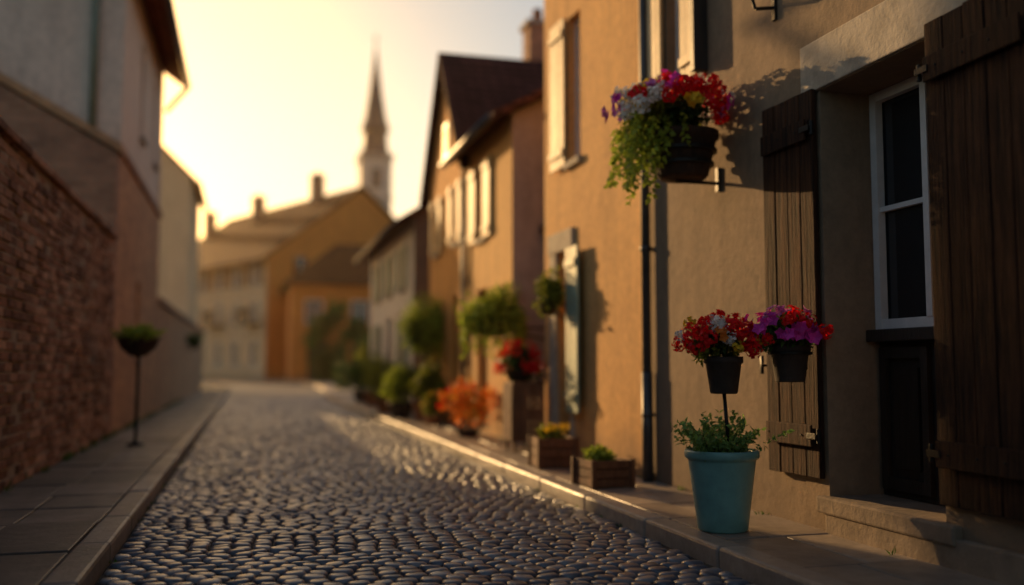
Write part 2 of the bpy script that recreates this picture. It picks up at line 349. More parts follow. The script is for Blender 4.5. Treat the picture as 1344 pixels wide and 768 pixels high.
# ------------------------------------------------------------------ ochre house
E=Bld('ochre_plaster_house',(XR,6.97),(0,1),(-1,0)); y=lambda v:v-6.97
ops=[(y(8.87),y(9.30),.25,2.15,.2),(y(8.60),y(8.97),3.03,4.5,.14),(y(7.3),y(7.8),4.9,5.9,.1)]
E.wall('walls',M['ochre'],0,y(9.78),0,6.0,ops)
E.box('door',M['panel'],y(8.87)+.002,y(9.30)-.002,-.2,-.15,.252,2.148)
for a in (.4,1.25): E.box('door',M['panel'],y(8.93),y(9.24),-.15,-.13,a,a+.7,.01)
for a,b in ((8.80,8.868),(9.302,9.52)): E.box('door_surround',M['stone'],y(a),y(b),-.01,.035,.25,2.152,.008)
E.box('door_surround',M['stone'],y(8.78),y(9.56),-.01,.04,2.154,2.36,.008)
E.box('door_step',M['stone'],y(8.75),y(9.5),0,.25,.08,.245,.01)
fr=Frame((XR-.045,8.86),(-.05,-1),(-1,.05)); E.shutter(0,.38,.55,2.15,M['tealsh'],.0,fr,planks=3)
E.window(y(8.60),y(8.97),3.03,4.5,mull=0); E.window(y(7.3),y(7.8),4.9,5.9)
fr=Frame((XR-.02,8.98),(-.05,1),(-1,-.05)); E.shutter(0,.40,3.0,4.54,M['creamsh'],.0,fr,planks=3)
E.gable_u(2.80,6.5,6.0,7.8,M['ochre'],M['roof'])
E.done()

A_=Bld('alley_garden_wall',(3.75,9.79),(0,1),(-1,0))
A_.box('wall',M['brown'],0,1.3,-.2,0,0,2.75); A_.slab('pent_roof',M['roofd'],[(0.003,.35,2.62),(1.297,.35,2.62),(1.297,-.5,3.05),(0.003,-.5,3.05)],.08)
A_.box('gate',M['panel'],.3,1.0,.0,.04,.1,2.0); A_.done()

# ------------------------------------------------------------------ honey house D
D=Bld('honey_plaster_house',(XR,11.1),(0,1),(-1,0)); y=lambda v:v-11.1
ops=[(y(12.45),y(12.9),2.75,3.75,.12),(y(12.35),y(12.95),.15,2.05,.15),(y(11.45),y(11.8),1.1,2.0,.12)]
D.wall('walls',M['honey'],0,2.56,0,4.1,ops)
D.window(y(12.45),y(12.9),2.75,3.75); D.window(y(11.45),y(11.8),1.1,2.0,mull=0)
D.box('door',M['panel'],y(12.35)+.002,y(12.95)-.002,-.15,-.1,.152,2.048)
D.shutter(y(12.06),y(12.44),2.72,3.78,M['creamsh'],planks=3); D.shutter(y(12.91),y(13.3),2.72,3.78,M['creamsh'],planks=3)
D.gable_u(2.56,4.0,4.1,5.15,M['honey'],M['roofd'],sidemat=M['greyp'],ov=.28)
D.chimney(1.8,-2.4,4.4,5.6,.4)
D.tube('downpipe',M['zinc'],(2.45,.06,.1),(2.45,.06,4.0),.04)
D.done()

# ------------------------------------------------------------------ amber gabled house C
C=Bld('amber_gabled_house',(XR,13.67),(0,1),(-1,0)); y=lambda v:v-13.67
ops=[(.45,.85,2.9,3.8,.12),(2.0,2.4,2.9,3.8,.12),(.5,.95,.15,2.1,.12),(1.9,2.4,1.0,2.0,.12)]
C.wall('walls',M['amber'],0,2.95,0,4.15,ops)
for o in ops[:2]+[ops[3]]: C.window(*o[:4]); 
for a,b in ((.2,.44),(.86,1.1),(1.75,1.99),(2.41,2.65)): C.shutter(a,b,2.88,3.82,M['creamsh'],planks=2)
C.box('door',M['panel'],.502,.948,-.12,-.08,.152,2.098)
C.box('attic_window',M['whitew'],1.27,1.63,.003,.03,4.4,4.95); C.box('attic_window',M['glass'],1.31,1.59,.03,.034,4.44,4.91)
C.gable_n(2.95,6,4.15,6.05,M['amber'],M['roofd'],ov=.22)
C.chimney(2.1,-1.75,5.0,6.95,.42)
C.done()

Fh=Bld('white_cottage',(3.12,18.7),(0,1),(-1,0))
ops=[(1.0,1.6,2.6,3.5),(3.0,3.6,2.6,3.5),(5.0,5.6,2.6,3.5),(1.0,1.6,1.0,2.0),(3.0,3.7,.15,2.1),(5.0,5.6,1.0,2.0)]
Fh.wall('walls',M['white'],0,6.9,0,4.0,ops)
for o in ops:
    if o[2]>.5: Fh.window(*o); Fh.shutter(o[0]-.36,o[0]-.01,o[2],o[3],M['tealsh'],planks=2); Fh.shutter(o[1]+.01,o[1]+.36,o[2],o[3],M['tealsh'],planks=2)
Fh.box('door',M['panel'],3.002,3.698,-.12,-.08,.152,2.098)
Fh.gable_u(6.9,4.4,4.0,5.4,M['white'],M['roofr'],sidemat=M['brown'],ov=.35)
Fh.done()

G=Bld('orange_cottage',(2.4,59),(1,0),(0,-1))
ops=[(.8,1.9,3.6,5.0),(3.6,4.7,3.6,5.0),(6.2,7.3,3.6,5.0),(1.0,2.2,.1,2.6),(3.8,6.4,.1,2.8)]
G.wall('walls',M['orange'],0,9,0,6.1,ops,depth=.2)
for o in ops[:3]: G.window(*o,fw=.09)
for o in ops[3:]: G.box('doors',M['panel'],o[0]+.002,o[1]-.002,-.2,-.1,o[2]+.002,o[3]-.002)
for u in (0,9): G.poly('side_walls',M['orange'],[(u,0,0),(u,-8,0),(u,-8,6.1),(u,0,6.1)])
G.poly('side_walls',M['orange'],[(0,-8,0),(9,-8,0),(9,-8,6.1),(0,-8,6.1)])
e=.5; zb=5.95; A=[(-e,e,zb),(9+e,e,zb),(9+e,-8-e,zb),(-e,-8-e,zb)]; r1=(3,-4,9.0); r2=(6,-4,9.0)
G.poly('roof',M['roof'],[A[0],A[1],r2,r1]); G.poly('roof',M['roof'],[A[1],A[2],r2]); G.poly('roof',M['roof'],[A[2],A[3],r1,r2]); G.poly('roof',M['roof'],[A[3],A[0],r1])
G.poly('eaves',M['panel'],[(a,b,c-.02) for a,b,c in A]); G.done()

H=Bld('large_gabled_house',(1.04,66),(-.447,.894),(-.894,-.447))
L=21
ops=[]
for i in range(7):
    u=1.2+i*2.8
    for z in (1.0,4.0,6.5): ops.append((u,u+1.1,z,z+1.5 if z>1 else z+1.7))
H.wall('walls',M['cream'],0,L,0,8.4,ops,depth=.2)
for o in ops: H.window(*o,fw=.1)
for i in range(7):
    u=1.2+i*2.8
    if i%2==0:
        H.box('balcony',M['panel'],u-.5,u+1.6,.0,.9,3.75,3.9)
        for k in range(12): H.tube('balcony_rail',M['iron'],(u-.45+k*.18,.85,3.9),(u-.45+k*.18,.85,4.8),.035)
        H.box('balcony_rail',M['iron'],u-.5,u+1.6,.82,.9,4.8,4.9)
        H.box('balcony_rail',M['panel'],u-.5,u+1.6,.86,.88,3.9,4.5)
    H.shutter(u-.6,u-.05,6.5,8.0,M['cratew'],planks=2); H.shutter(u+1.15,u+1.7,6.5,8.0,M['cratew'],planks=2)
Wd=14.8; zr=13.9
H.gable_u(L,Wd,8.4,zr,M['cream'],M['roof'],ov=.6,th=.2,sidemat=M['orange'])
for zz in (1.2,4.2,7.0):
    for nn in (-3,-6.6,-10.2): H.box('gable_window',M['glass'],-.03,-.004,nn,nn+1,zz,zz+1.5); H.box('gable_window',M['whitew'],-.05,-.031,nn+.45,nn+.55,zz,zz+1.5)
H.chimney(4.5,-6.4,13,15.4,.8); H.chimney(12,-5.4,12,14.6,.8); H.chimney(19,-4.5,11,14,.8)
H.done()

Ch=Bld('church_steeple',(13.9-1.8,110),(1,0),(0,-1))
T=3.6
Ch.box('tower',M['white'],0,T,-T,0,0,25.2)
Ch.box('cornice',M['stone'],-.25,T+.25,-T-.25,.25,25.2,25.7); Ch.box('cornice',M['stone'],-.12,T+.12,-T-.12,.12,20.3,20.6)
z=21.6
Ch.box('louvre',M['slate'],T/2-.55,T/2+.55,.003,.05,z,z+2.4)
Ch.box('louvre',M['slate'],-.05,-.003,-T/2-.55,-T/2+.55,z,z+2.4)
def ring(z,r,k=8):
    c=Ch.F.p(T/2,-T/2,z); return [(c.x+r*math.cos(2*math.pi*(j+.5)/k),c.y+r*math.sin(2*math.pi*(j+.5)/k),z) for j in range(k)]
pr=[(25.7,2.0),(26.6,1.6),(27.4,1.5),(28.6,1.5),(28.75,1.8),(29.1,1.75),(30.2,1.35),(33,.9),(36,.48),(39.2,.08)]
a=Ch.acc('spire',M['slate']); 
for (z0,r0),(z1,r1) in zip(pr,pr[1:]):
    p=ring(z0,r0);q=ring(z1,r1)
    for j in range(8): a.poly([p[j],p[(j+1)%8],q[(j+1)%8],q[j]])
Ch.tube('finial',M['iron'],(T/2,-T/2,38.8),(T/2,-T/2,40.6),.07); Ch.tube('finial',M['iron'],(T/2-.4,-T/2,40.0),(T/2+.4,-T/2,40.0),.05)
Ch.box('nave',M['cream'],T+.02,T+18,-9,3,0,12); Ch.slab('nave_roof',M['roofd'],[(T,3.5,12),(T+18,3.5,12),(T+18,-3,17),(T,-3,17)],.3); Ch.slab('nave_roof',M['roofd'],[(T,-3,17),(T+18,-3,17),(T+18,-9.5,12),(T,-9.5,12)],.3)
Ch.done()

# ------------------------------------------------------------------ left side
XL=-1.70
bw=empty('brick_wall',(XL,6,0)); a=Acc()
rh=.078; L0=.235; zz=.02; row=0
while zz<2.60:
    yy=-2.0+(row%2)*L0/2
    while yy<13.08:
        ln=L0-.014; j=R(-.013,.013); 
        if random.random()>.02:
            a.box(XL-.1,XL+.006+j,yy+R(0,.006),min(yy+ln-R(0,.006),13.1),zz+R(0,.004),zz+rh-.014-R(0,.004))
        yy+=L0
    zz+=rh; row+=1
a.obj('bricks',M['brick'],bw,bevel=.004,seg=1)
a=Acc(); a.box(XL-.32,XL-.006,-2.1,13.095,0,2.61); a.obj('mortar_core',M['mortar'],bw)
a=Acc(); yy=-2.1
while yy<13.0:
    a.box(XL-.38,XL+.05,yy+.003,min(yy+.40,13.09),2.615,2.675+R(0,.008)); yy+=.405
a.obj('coping',M['brick'],bw,bevel=.012)

A=Bld('cream_house',(XL,13.4),(0,1),(1,0))
ops=[(2.35,2.8,4.6,6.1,.12),(4.4,4.85,4.6,6.1,.12),(2.3,2.8,1.1,2.3,.12)]
A.wall('walls',M['brick2'],0,5.8,0,3.87,[ops[2]]); A.wall('upper_walls',M['warmcream'],0,5.8,3.87,6.7,ops[:2],n=-.03)
A.box('string_course',M['brick3'],0,5.8,-.05,.05,3.80,3.90,.01)
for o in ops[:2]: A.window(*o[:4],mull=0)
A.window(*ops[2][:4]); 
A.gable_u(5.8,6.5,6.7,9.0,M['warmcream'],M['roofr'],ov=.38)
A.tube('downpipe',M['greenpipe'],(-.06,-.35,3.9),(-.06,-.35,7.0),.05)
A.tube('gutter_pipe',M['zinc'],(5.9,.42,6.4),(5.85,.05,5.9),.045)
A.acc('annex',M['brick3']).hexa([A.F.p(-.3,-5,0),A.F.p(-.3,.0,0),A.F.p(-.012,.0,0),A.F.p(-.012,-5,0),A.F.p(-.3,-5,6.6),A.F.p(-.3,.0,3.75),A.F.p(-.012,.0,3.75),A.F.p(-.012,-5,6.6)])
A.acc('annex_coping',M['brick2']).hexa([A.F.p(-.36,-5,6.61),A.F.p(-.36,.06,3.755),A.F.p(-.008,.06,3.755),A.F.p(-.008,-5,6.61),A.F.p(-.36,-5,6.73),A.F.p(-.36,.06,3.87),A.F.p(-.008,.06,3.87),A.F.p(-.008,-5,6.73)])
A.done()

gw=Bld('garden_wall',(XL,19.22),(0,1),(1,0))
gw.box('wall',M['brick2'],0,18.6,-.3,0,0,2.2); gw.box('coping',M['brick3'],0,18.6,-.36,.06,2.2,2.31,.015); gw.done()

B=Bld('pale_tower_house',(-2.4,40),(0,1),(1,0))
B.wall('walls',M['cream'],0,7,0,8.6,[(1,1.7,5.6,7.2),(4,4.7,5.6,7.2),(1,1.7,2,3.6)])
for o in [(1,1.7,5.6,7.2),(4,4.7,5.6,7.2),(1,1.7,2,3.6)]: B.window(*o)
B.gable_u(7,2.4,8.6,9.8,M['cream'],M['roofr'],ov=.3); B.done()

# ------------------------------------------------------------------ ground
a=Acc(); S=600; a.poly([(-S,-S,-.06),(S,-S,-.06),(S,S,-.06),(-S,S,-.06)]); a.obj('ground',simple('ground_earth',(.10,.085,.055),.95,0,.5,.6,.5))
KL=-.66; KR=2.256
a=Acc(); a.poly([(KL-.1,-4,0),(KR+.1,-4,0),(KR+.1,30,0),(KL-.1,30,0)]); bed=a.obj('road_bed',M['joint'])
a=Acc(); row=0; yy=.6; 
while yy<30:
    d=.092 if yy<16 else .115
    x=KL+.01-(.055 if row%2 else 0)-R(0,.03)
    while x<KR-.01:
        w=R(.100,.125); x1=min(x+w,KR-.004); x0=max(x,KL+.004)
        if x1-x0>.05:
            cx=(x0+x1)/2; cy=yy+.010*math.sin(x*2.3+yy*.7)+R(-.003,.003); ha=(x1-x0)/2-.005; hb=d/2-.005; c=.018
            h=R(-.003,.005); tx=R(-.10,.10); ty=R(-.12,.12); rot=R(-.05,.05); i=len(a.v); cr,sr=math.cos(rot),math.sin(rot)
            for inset,z in ((0,-.02),(.001,.005),(.006,.0125),(.015,.0168)):
                A1=ha-inset; B1=hb-inset; c1=max(.006,c-inset*.4)
                for px,py in ((A1,-B1+c1),(A1,B1-c1),(A1-c1,B1),(-A1+c1,B1),(-A1,B1-c1),(-A1,-B1+c1),(-A1+c1,-B1),(A1-c1,-B1)):
                    px+=R(-.002,.002); py+=R(-.002,.002)
                    a.v.append((cx+px*cr-py*sr,cy+px*sr+py*cr,z+(h+px*tx+py*ty if z>0 else 0)))
            for q in range(3):
                for j in range(8): a.f.append((i+q*8+j,i+q*8+(j+1)%8,i+q*8+8+(j+1)%8,i+q*8+8+j))
            a.f.append(tuple(i+24+j for j in range(8)))
        x+=w
    yy+=d; row+=1
a.obj('cobblestone_road',M['cobble'],smooth=True)
m,n,l,b=newmat('cobble_far'); v,g=posn(n,l); vo=n.new('ShaderNodeTexVoronoi'); vo.inputs['Scale'].default_value=7; l.new(v,vo.inputs['Vector'])
col=ramp(n,l,vo.outputs['Distance'],.1,.75,(.20,.19,.19,1),(.08,.07,.065,1)); l.new(col,b.inputs['Base Color']); b.inputs['Roughness'].default_value=.45
bump(n,l,vo.outputs['Distance'],-.6,.03,b)
RP=[((KL-.05,30),(KR+.02,30)),((-.68,36),(2.75,36)),((-.7,42),(3.0,42)),((-.9,47),(3.05,48)),((-1.7,50.5),(2.7,53)),((-3.4,53),(1.2,56.5)),((-8,54.5),(-4,59)),((-25,55),(-25,60.5))]
a=Acc()
for (l0,r0),(l1,r1) in zip(RP,RP[1:]): a.poly([(l0[0],l0[1],.004),(r0[0],r0[1],.004),(r1[0],r1[1],.004),(l1[0],l1[1],.004)])
a.obj('road',m)
ZP=.10
kp=empty('pavement',(2.6,10,0)); a=Acc(); k=Acc(); yy=-3
while yy<28:
    ln=R(.9,1.15); k.box(KR,KR+.15,yy+.004,yy+ln-.004,-.05,ZP+.006+R(-.003,.003)); yy+=ln
yy=-3
while yy<28:
    ln=R(.45,.8); s=R(2.66,2.82)
    a.box(KR+.157,s-.003,yy+.004,yy+ln-.004,-.02,ZP+R(-.004,.004)); a.box(s+.003,3.13,yy+.004+.0,yy+ln-.004,-.02,ZP+R(-.004,.004)); yy+=ln
a.obj('slabs',M['slab'],kp,bevel=.008); k.obj('kerb',M['kerb'],kp,bevel=.018)
b_=Acc(); b_.box(KR+.15,4.2,-3,28.2,-.04,ZP-.02); b_.obj('bed',M['joint'],kp)
kp=empty('pavement',(-1.2,10,0)); a=Acc(); k=Acc(); yy=-3
while yy<38:
    ln=R(.8,1.2); k.box(KL-.16,KL,yy+.004,yy+ln-.004,-.05,ZP+.006+R(-.004,.004)); yy+=ln
yy=-3
while yy<38:
    ln=R(.5,.95); s=R(-1.35,-1.2)
    a.box(s+.004,KL-.167,yy+.004,yy+ln-.004,-.02,ZP+R(-.007,.007)); 
    a.box(XL,s-.004,yy+.005,yy+ln-.005,-.02,ZP+R(-.007,.007)); yy+=ln
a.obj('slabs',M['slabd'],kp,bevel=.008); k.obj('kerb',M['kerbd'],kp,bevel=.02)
b_=Acc(); b_.box(-2.4,KL-.16,-3,38.2,-.04,ZP-.022); b_.obj('bed',M['joint'],kp)
a=Acc()
for (l0,r0),(l1,r1) in zip(RP[:-1],RP[1:]):
    a.hexa([(r0[0],r0[1],-.03),(r0[0]+3.5,r0[1]+2,-.03),(r1[0]+3.5,r1[1]+2,-.03),(r1[0],r1[1],-.03),(r0[0],r0[1],.1),(r0[0]+3.5,r0[1]+2,.1),(r1[0]+3.5,r1[1]+2,.1),(r1[0],r1[1],.1)])
a.obj('far_pavement',M['slab'])

# ------------------------------------------------------------------ vegetation helpers
def rdir():
    while True:
        v=Vector((R(-1,1),R(-1,1),R(-1,1)))
        if .05<v.length<1: return v.normalized()
def foliage(a,c,r,n,size,shell=.55,lobes=7,droop=.2):
    c=Vector(c); Ls=[(rdir()*R(.35,.65),R(.38,.6)) for _ in range(lobes)]+[(Vector((0,0,0)),.6)]
    for _ in range(n):
        q,s=random.choice(Ls); d=rdir(); p=q+d*s*R(shell,1.05)
        P=c+Vector((p.x*r[0],p.y*r[1],p.z*r[2])); nn=(d+rdir()*.6).normalized()
        t=(rdir()+d*.5+Vector((0,0,-droop))).normalized(); L=size*R(.6,1.3); a.leaf(P,t,nn,L,L*R(.45,.7))
def head(a,c,r,n=34):
    for _ in range(n):
        d=rdir(); p=Vector(c)+d*r*R(.65,1.0); nn=(d+rdir()*.5).normalized(); t=nn.orthogonal().normalized()
        t.rotate(Matrix.Rotation(R(0,6.28),3,nn)); a.leaf(p-t*r*.25,t,nn,r*.62,r*.5)
def bloom(a,c,d,r,k=5):
    d=d.normalized(); t0=d.orthogonal().normalized(); ph=R(0,6.28)
    for j in range(k):
        t=t0.copy(); t.rotate(Matrix.Rotation(ph+j*2*math.pi/k,3,d)); a.leaf(Vector(c),(t+d*.35),d,r,r*1.05)
def cluster(par,c,r,spec,nleaf,lsize,leafm='leaf',up=-.1,prefix='blossoms'):
    a=Acc(); foliage(a,c,r,nleaf,lsize,.3,6,.3); a.obj('leaves',M[leafm],par)
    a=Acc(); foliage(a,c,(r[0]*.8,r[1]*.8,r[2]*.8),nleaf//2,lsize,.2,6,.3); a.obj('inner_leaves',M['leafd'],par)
    used=[]
    for mk,kind,cnt,rad in spec:
        a=Acc()
        for _ in range(cnt):
            for tr in range(30):
                d=rdir()
                if d.z<up: continue
                if d.y>.35: d.y*=-1
                p=Vector(c)+Vector((d.x*r[0],d.y*r[1],d.z*r[2]))*R(.92,1.15)
                if all((p-q).length>(rad+s)*.72 for q,s in used): break
            used.append((p,rad))
            if kind=='h': head(a,p,rad*R(.85,1.15),46)
            else:
                for q in range(4): bloom(a,p+rdir()*rad*.8,(d+rdir()*.5),rad*R(.8,1.1))
        a.obj(prefix+'_'+mk,M[mk],par)

fb=empty('flower_basket',(2.76,5.80,2.25))
a=Acc(); a.lathe((2.79,5.80,2.25),[(.15,0),(.17,.02),(.225,.26),(.245,.27),(.245,.31),(.215,.31),(.205,.26)],28,.01); a.obj('tub',M['basket'],fb,True)
a=Acc(); 
for z in (.08,.17): a.lathe((2.79,5.80,2.25+z),[(.185+z*.22,0),(.193+z*.22,.004),(.193+z*.22,.024),(.185+z*.22,.028)],28)
a.tube((3.05,5.80,2.235),(2.74,5.80,2.235),.012); a.box(3.04,3.058,5.78,5.82,2.18,2.34)
a.obj('iron_bracket',M['iron'],fb)
cluster(fb,(2.69,5.80,2.68),(.35,.42,.21),[('white_p','h',11,.064),('red','h',16,.066),('pink','b',8,.048),('mag','b',5,.044),('yel','b',8,.038)],2300,.05,'leafy')
a=Acc()
for s in range(46):
    x0=2.52+R(-.16,.18); y0=5.82+R(-.3,.32); z=2.64; p=Vector((x0,y0,z)); ln=R(.2,.56)*(1 if x0<2.58 else .65)
    for q in range(int(ln/.014)):
        p=p+Vector((R(-.008,.006),R(-.008,.008),-.014)); t=Vector((R(-1,1),R(-1,1),-.5)); a.leaf(p,t,rdir(),.05*R(.7,1.2),.034)
a.obj('trailing_leaves',M['lime'],fb)

PX,PY=2.52,4.80
tp=empty('teal_flower_pot',(PX,PY,ZP))
a=Acc(); a.lathe((PX,PY,ZP+.004),[(.128,0),(.136,.008),(.150,.12),(.168,.26),(.183,.375),(.186,.385),(.197,.39),(.203,.40),(.203,.425),(.197,.435),(.180,.435),(.175,.42),(.168,.36)],48); a.obj('pot',M['teal'],tp,True)
a=Acc(); a.lathe((PX,PY,ZP+.35),[(.16,0),(.172,.02),(.12,.03),(.02,.035)],24,.02); a.obj('soil',M['soil'],tp)
a=Acc()
for s in range(60):
    th=R(0,6.28); rr=R(0,.14); p=Vector((PX+rr*math.cos(th),PY+rr*math.sin(th),ZP+.38)); out=Vector((math.cos(th),math.sin(th),0))*R(.1,.9)+Vector((0,0,1)); out.normalize()
    for q in range(random.randint(8,17)):
        p=p+out*.0165+rdir()*.004; out=(out+Vector((0,0,-.03))).normalized()
        for h in (0,1):
            t=rdir()+out*.4; a.leaf(p,t,(out+rdir()*.6),.036*R(.7,1.3),.022)
a.obj('herb_leaves',M['herb'],tp)
a=Acc()
for s in range(30):
    th=R(0,6.28); p=Vector((PX+.1*math.cos(th)*R(0,1),PY+.1*math.sin(th)*R(0,1),ZP+.37)); a.tube(p,p+Vector((math.cos(th)*.09,math.sin(th)*.09,R(.08,.18))),.003,.002,5)
a.obj('herb_stems',M['leafd'],tp)
sx,sy=PX+.02,PY
sp=empty('stake_flower_planter',(sx,sy,.8))
a=Acc(); a.tube((sx+.03,sy,.45),(sx,sy,.86),.011); a.obj('stake',M['iron'],sp,True)
a=Acc(); a.lathe((sx,sy,.845),[(.07,0),(.076,.01),(.098,.165),(.108,.17),(.108,.205),(.096,.205),(.09,.18)],32); a.obj('pot',M['darkpot'],sp,True)
cluster(sp,(sx-.02,sy+.01,1.13),(.22,.20,.12),[('white_p','h',5,.047),('red','h',14,.052),('yel','h',5,.040),('orf','b',3,.03)],1500,.04,'leafy',up=-.3)
hx,hy=2.87,4.66
hp=empty('hanging_flower_pot',(hx,hy,1.0))
a=Acc(); a.lathe((hx,hy,.91),[(.075,0),(.08,.01),(.102,.165),(.112,.17),(.112,.205),(.1,.205),(.092,.18)],32); a.obj('pot',M['darkpot'],hp,True)
a=Acc(); a.lathe((hx,hy,1.06),[(.118,0),(.121,.003),(.121,.014),(.118,.017)],28); a.tube((hx+.1,hy,1.065),(3.0,hy,1.065),.007); a.box(2.955,2.968,hy-.02,hy+.02,.98,1.14); a.obj('ring_bracket',M['iron'],hp)
cluster(hp,(hx-.03,hy,1.18),(.19,.20,.12),[('red','h',6,.044),('mag','b',12,.038),('pink','b',5,.036)],1600,.038,'leaf',up=-.35)

def crate(c,w,d,h,rot,plantm,ph_,cols=()):
    e=empty('wooden_planter_box',c); a=Acc(); ns=3; cr,sr=math.cos(rot),math.sin(rot)
    def bx(x0,x1,y0,y1,z0,z1):
        pts=[(x0,y0,z0),(x1,y0,z0),(x1,y1,z0),(x0,y1,z0),(x0,y0,z1),(x1,y0,z1),(x1,y1,z1),(x0,y1,z1)]
        a.hexa([(c[0]+p[0]*cr-p[1]*sr,c[1]+p[0]*sr+p[1]*cr,c[2]+p[2]) for p in pts])
    for i in range(ns):
        z0=.01+i*h/ns; z1=z0+h/ns-.008
        bx(-w/2,w/2,-d/2,-d/2+.018,z0,z1); bx(-w/2,w/2,d/2-.018,d/2,z0,z1); bx(-w/2,-w/2+.018,-d/2+.02,d/2-.02,z0,z1); bx(w/2-.018,w/2,-d/2+.02,d/2-.02,z0,z1)
    for sx_ in (-1,1):
        for sy_ in (-1,1): bx(sx_*(w/2)-.018,sx_*(w/2)+.018,sy_*(d/2)-.018,sy_*(d/2)+.018,0,h+.01)
    a.obj('crate',M['cratew'],e,bevel=.003); a=Acc(); bx(-w/2+.02,w/2-.02,-d/2+.02,d/2-.02,.03,h-.03); a.obj('soil',M['soil'],e)
    a=Acc(); foliage(a,(c[0],c[1],c[2]+h+ph_*.3),(w*.5,d*.5,ph_),420,.05,.2,5); a.obj('plants',M[plantm],e)
    for mk in cols:
        a=Acc()
        for _ in range(14):
            p=Vector((c[0]+R(-w*.4,w*.4),c[1]+R(-d*.4,d*.4),c[2]+h+ph_*R(.5,1.1))); head(a,p,.035,16)
        a.obj('blossoms',M[mk],e)
crate((2.58,6.80,ZP),.32,.34,.20,.1,'lime',.07)
crate((2.64,8.20,ZP),.34,.36,.26,-.05,'leafy',.10,('yel',))

def potplant(name,c,pr,ph_,fr,fz,lm,n,ls,potm='terra',cols=(),trunk=0,um=None):
    e=empty(name,c); a=Acc()
    a.lathe(c,[(pr*.68,0),(pr*.7,.01),(pr*.95,ph_*.82),(pr*1.05,ph_*.84),(pr*1.05,ph_),(pr*.92,ph_),(pr*.88,ph_*.9)],24); a.obj('pot',M[potm],e,True)
    z=c[2]+ph_+trunk+fz
    if trunk:
        a=Acc(); x,y_,zb=c[0],c[1],c[2]+ph_*.8
        a.tube((x,y_,zb),(x+.01,y_,z-fz*.4),.028,.02,8)
        for _ in range(6):
            d=rdir(); d.z=abs(d.z)+.3; a.tube((x+.01,y_,z-fz*.6),Vector((x,y_,z-fz*.5))+d.normalized()*fr*.8,.013,.005,6)
        a.obj('trunk',M['bark'],e,True)
    a=Acc(); foliage(a,(c[0],c[1],z-fz*.15),(fr,fr,fz),n,ls,.45,9); a.obj('foliage',M[lm],e)
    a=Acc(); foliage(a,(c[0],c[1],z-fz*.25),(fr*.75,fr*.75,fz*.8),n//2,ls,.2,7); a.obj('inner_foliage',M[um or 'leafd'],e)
    for mk,cnt,rad in cols:
        a=Acc()
        for _ in range(cnt):
            d=rdir(); d.z=abs(d.z)*1.2-.2; d.normalize(); head(a,Vector((c[0],c[1],z-fz*.1))+Vector((d.x*fr,d.y*fr,d.z*fz))*R(.75,1),rad,14)
        a.obj('blossoms',M[mk],e)
potplant('orange_flowering_shrub',(2.70,11.9,ZP),.16,.10,.40,.33,'orf',500,.06,'darkpot',(('orf',46,.055),('red',12,.05),('yel',8,.04)),um='leafy')
potplant('potted_shrub',(2.72,14.4,ZP),.12,.14,.20,.20,'leafy',400,.06,'terra',(('yel',16,.04),))
potplant('potted_bush',(2.52,16.3,ZP),.22,.28,.46,.46,'lime',1100,.08,'darkpot')
potplant('potted_bush',(2.54,18.2,ZP),.22,.28,.46,.50,'leafy',900,.08,'terra')
potplant('potted_bush',(2.80,15.0,ZP),.18,.3,.34,.40,'leafy',800,.08,'terra')
potplant('topiary_tree',(2.80,15.6,ZP),.2,.3,.54,.62,'lime',2000,.08,'terra',trunk=.68)
potplant('potted_bush',(2.72,21.5,ZP),.25,.3,.45,.45,'leafy',700,.09,'terra')
potplant('potted_bush',(2.75,24.0,ZP),.25,.3,.45,.4,'leaf',700,.09,'darkpot')
def wallplant(name,c,r,lm,n,ls,trail=0,cols=(),wx=XR,sgn=1):
    e=empty(name,c); a=Acc(); a.lathe((c[0],c[1],c[2]-r[2]*.9),[(r[0]*.3,0),(r[0]*.55,.14),(r[0]*.6,.17),(r[0]*.5,.17)],20); a.obj('bowl',M['basket'],e,True)
    a=Acc(); z=c[2]-r[2]*.9+.1; a.tube((wx,c[1],z),(c[0],c[1],z),.012); a.tube((wx,c[1],z-.2),(c[0]+.05*sgn,c[1],z),.010); a.obj('bracket',M['iron'],e)
    a=Acc(); foliage(a,c,r,n,ls,.4,9)
    for s in range(trail):
        th=R(0,6.28); p=Vector((c[0]+r[0]*.8*math.cos(th),c[1]+r[1]*.8*math.sin(th),c[2]))
        for q in range(random.randint(10,26)):
            p=p+Vector((R(-.01,.01),R(-.01,.01),-.022)); a.leaf(p,Vector((R(-1,1),R(-1,1),-.6)),rdir(),ls,ls*.6)
    a.obj('foliage',M[lm],e)
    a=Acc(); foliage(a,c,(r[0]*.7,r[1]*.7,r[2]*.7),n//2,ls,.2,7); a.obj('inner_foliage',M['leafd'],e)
    for mk,cnt,rad in cols:
        a=Acc()
        for _ in range(cnt):
            d=rdir(); d.z=abs(d.z)-.2; d.normalize(); head(a,Vector(c)+Vector((d.x*r[0],d.y*r[1],d.z*r[2])),rad,16)
        a.obj('blossoms',M[mk],e)
wallplant('hanging_basket',(2.80,11.0,1.66),(.44,.44,.34),'lime',1900,.07,50,wx=3.7)
wallplant('hanging_basket',(2.86,9.02,1.74),(.18,.20,.26),'leafy',800,.055,0)
wallplant('hanging_basket',(2.80,9.9,1.0),(.25,.27,.25),'leafd',500,.06,0,(('red',52,.055),('orf',6,.04)),wx=3.75)
wallplant('hanging_basket',(-1.45,28,1.7),(.26,.3,.25),'leaf',300,.09,0,(),wx=-1.7,sgn=-1)
st=empty('wooden_plant_stand',(2.85,9.75,ZP)); a=Acc()
for z in (.12,.42,.70): a.box(2.66,2.99,9.60,9.95,ZP+z,ZP+z+.03)
for x in (2.66,2.96):
    for y_ in (9.60,9.92): a.box(x,x+.03,y_,y_+.03,ZP,ZP+.73)
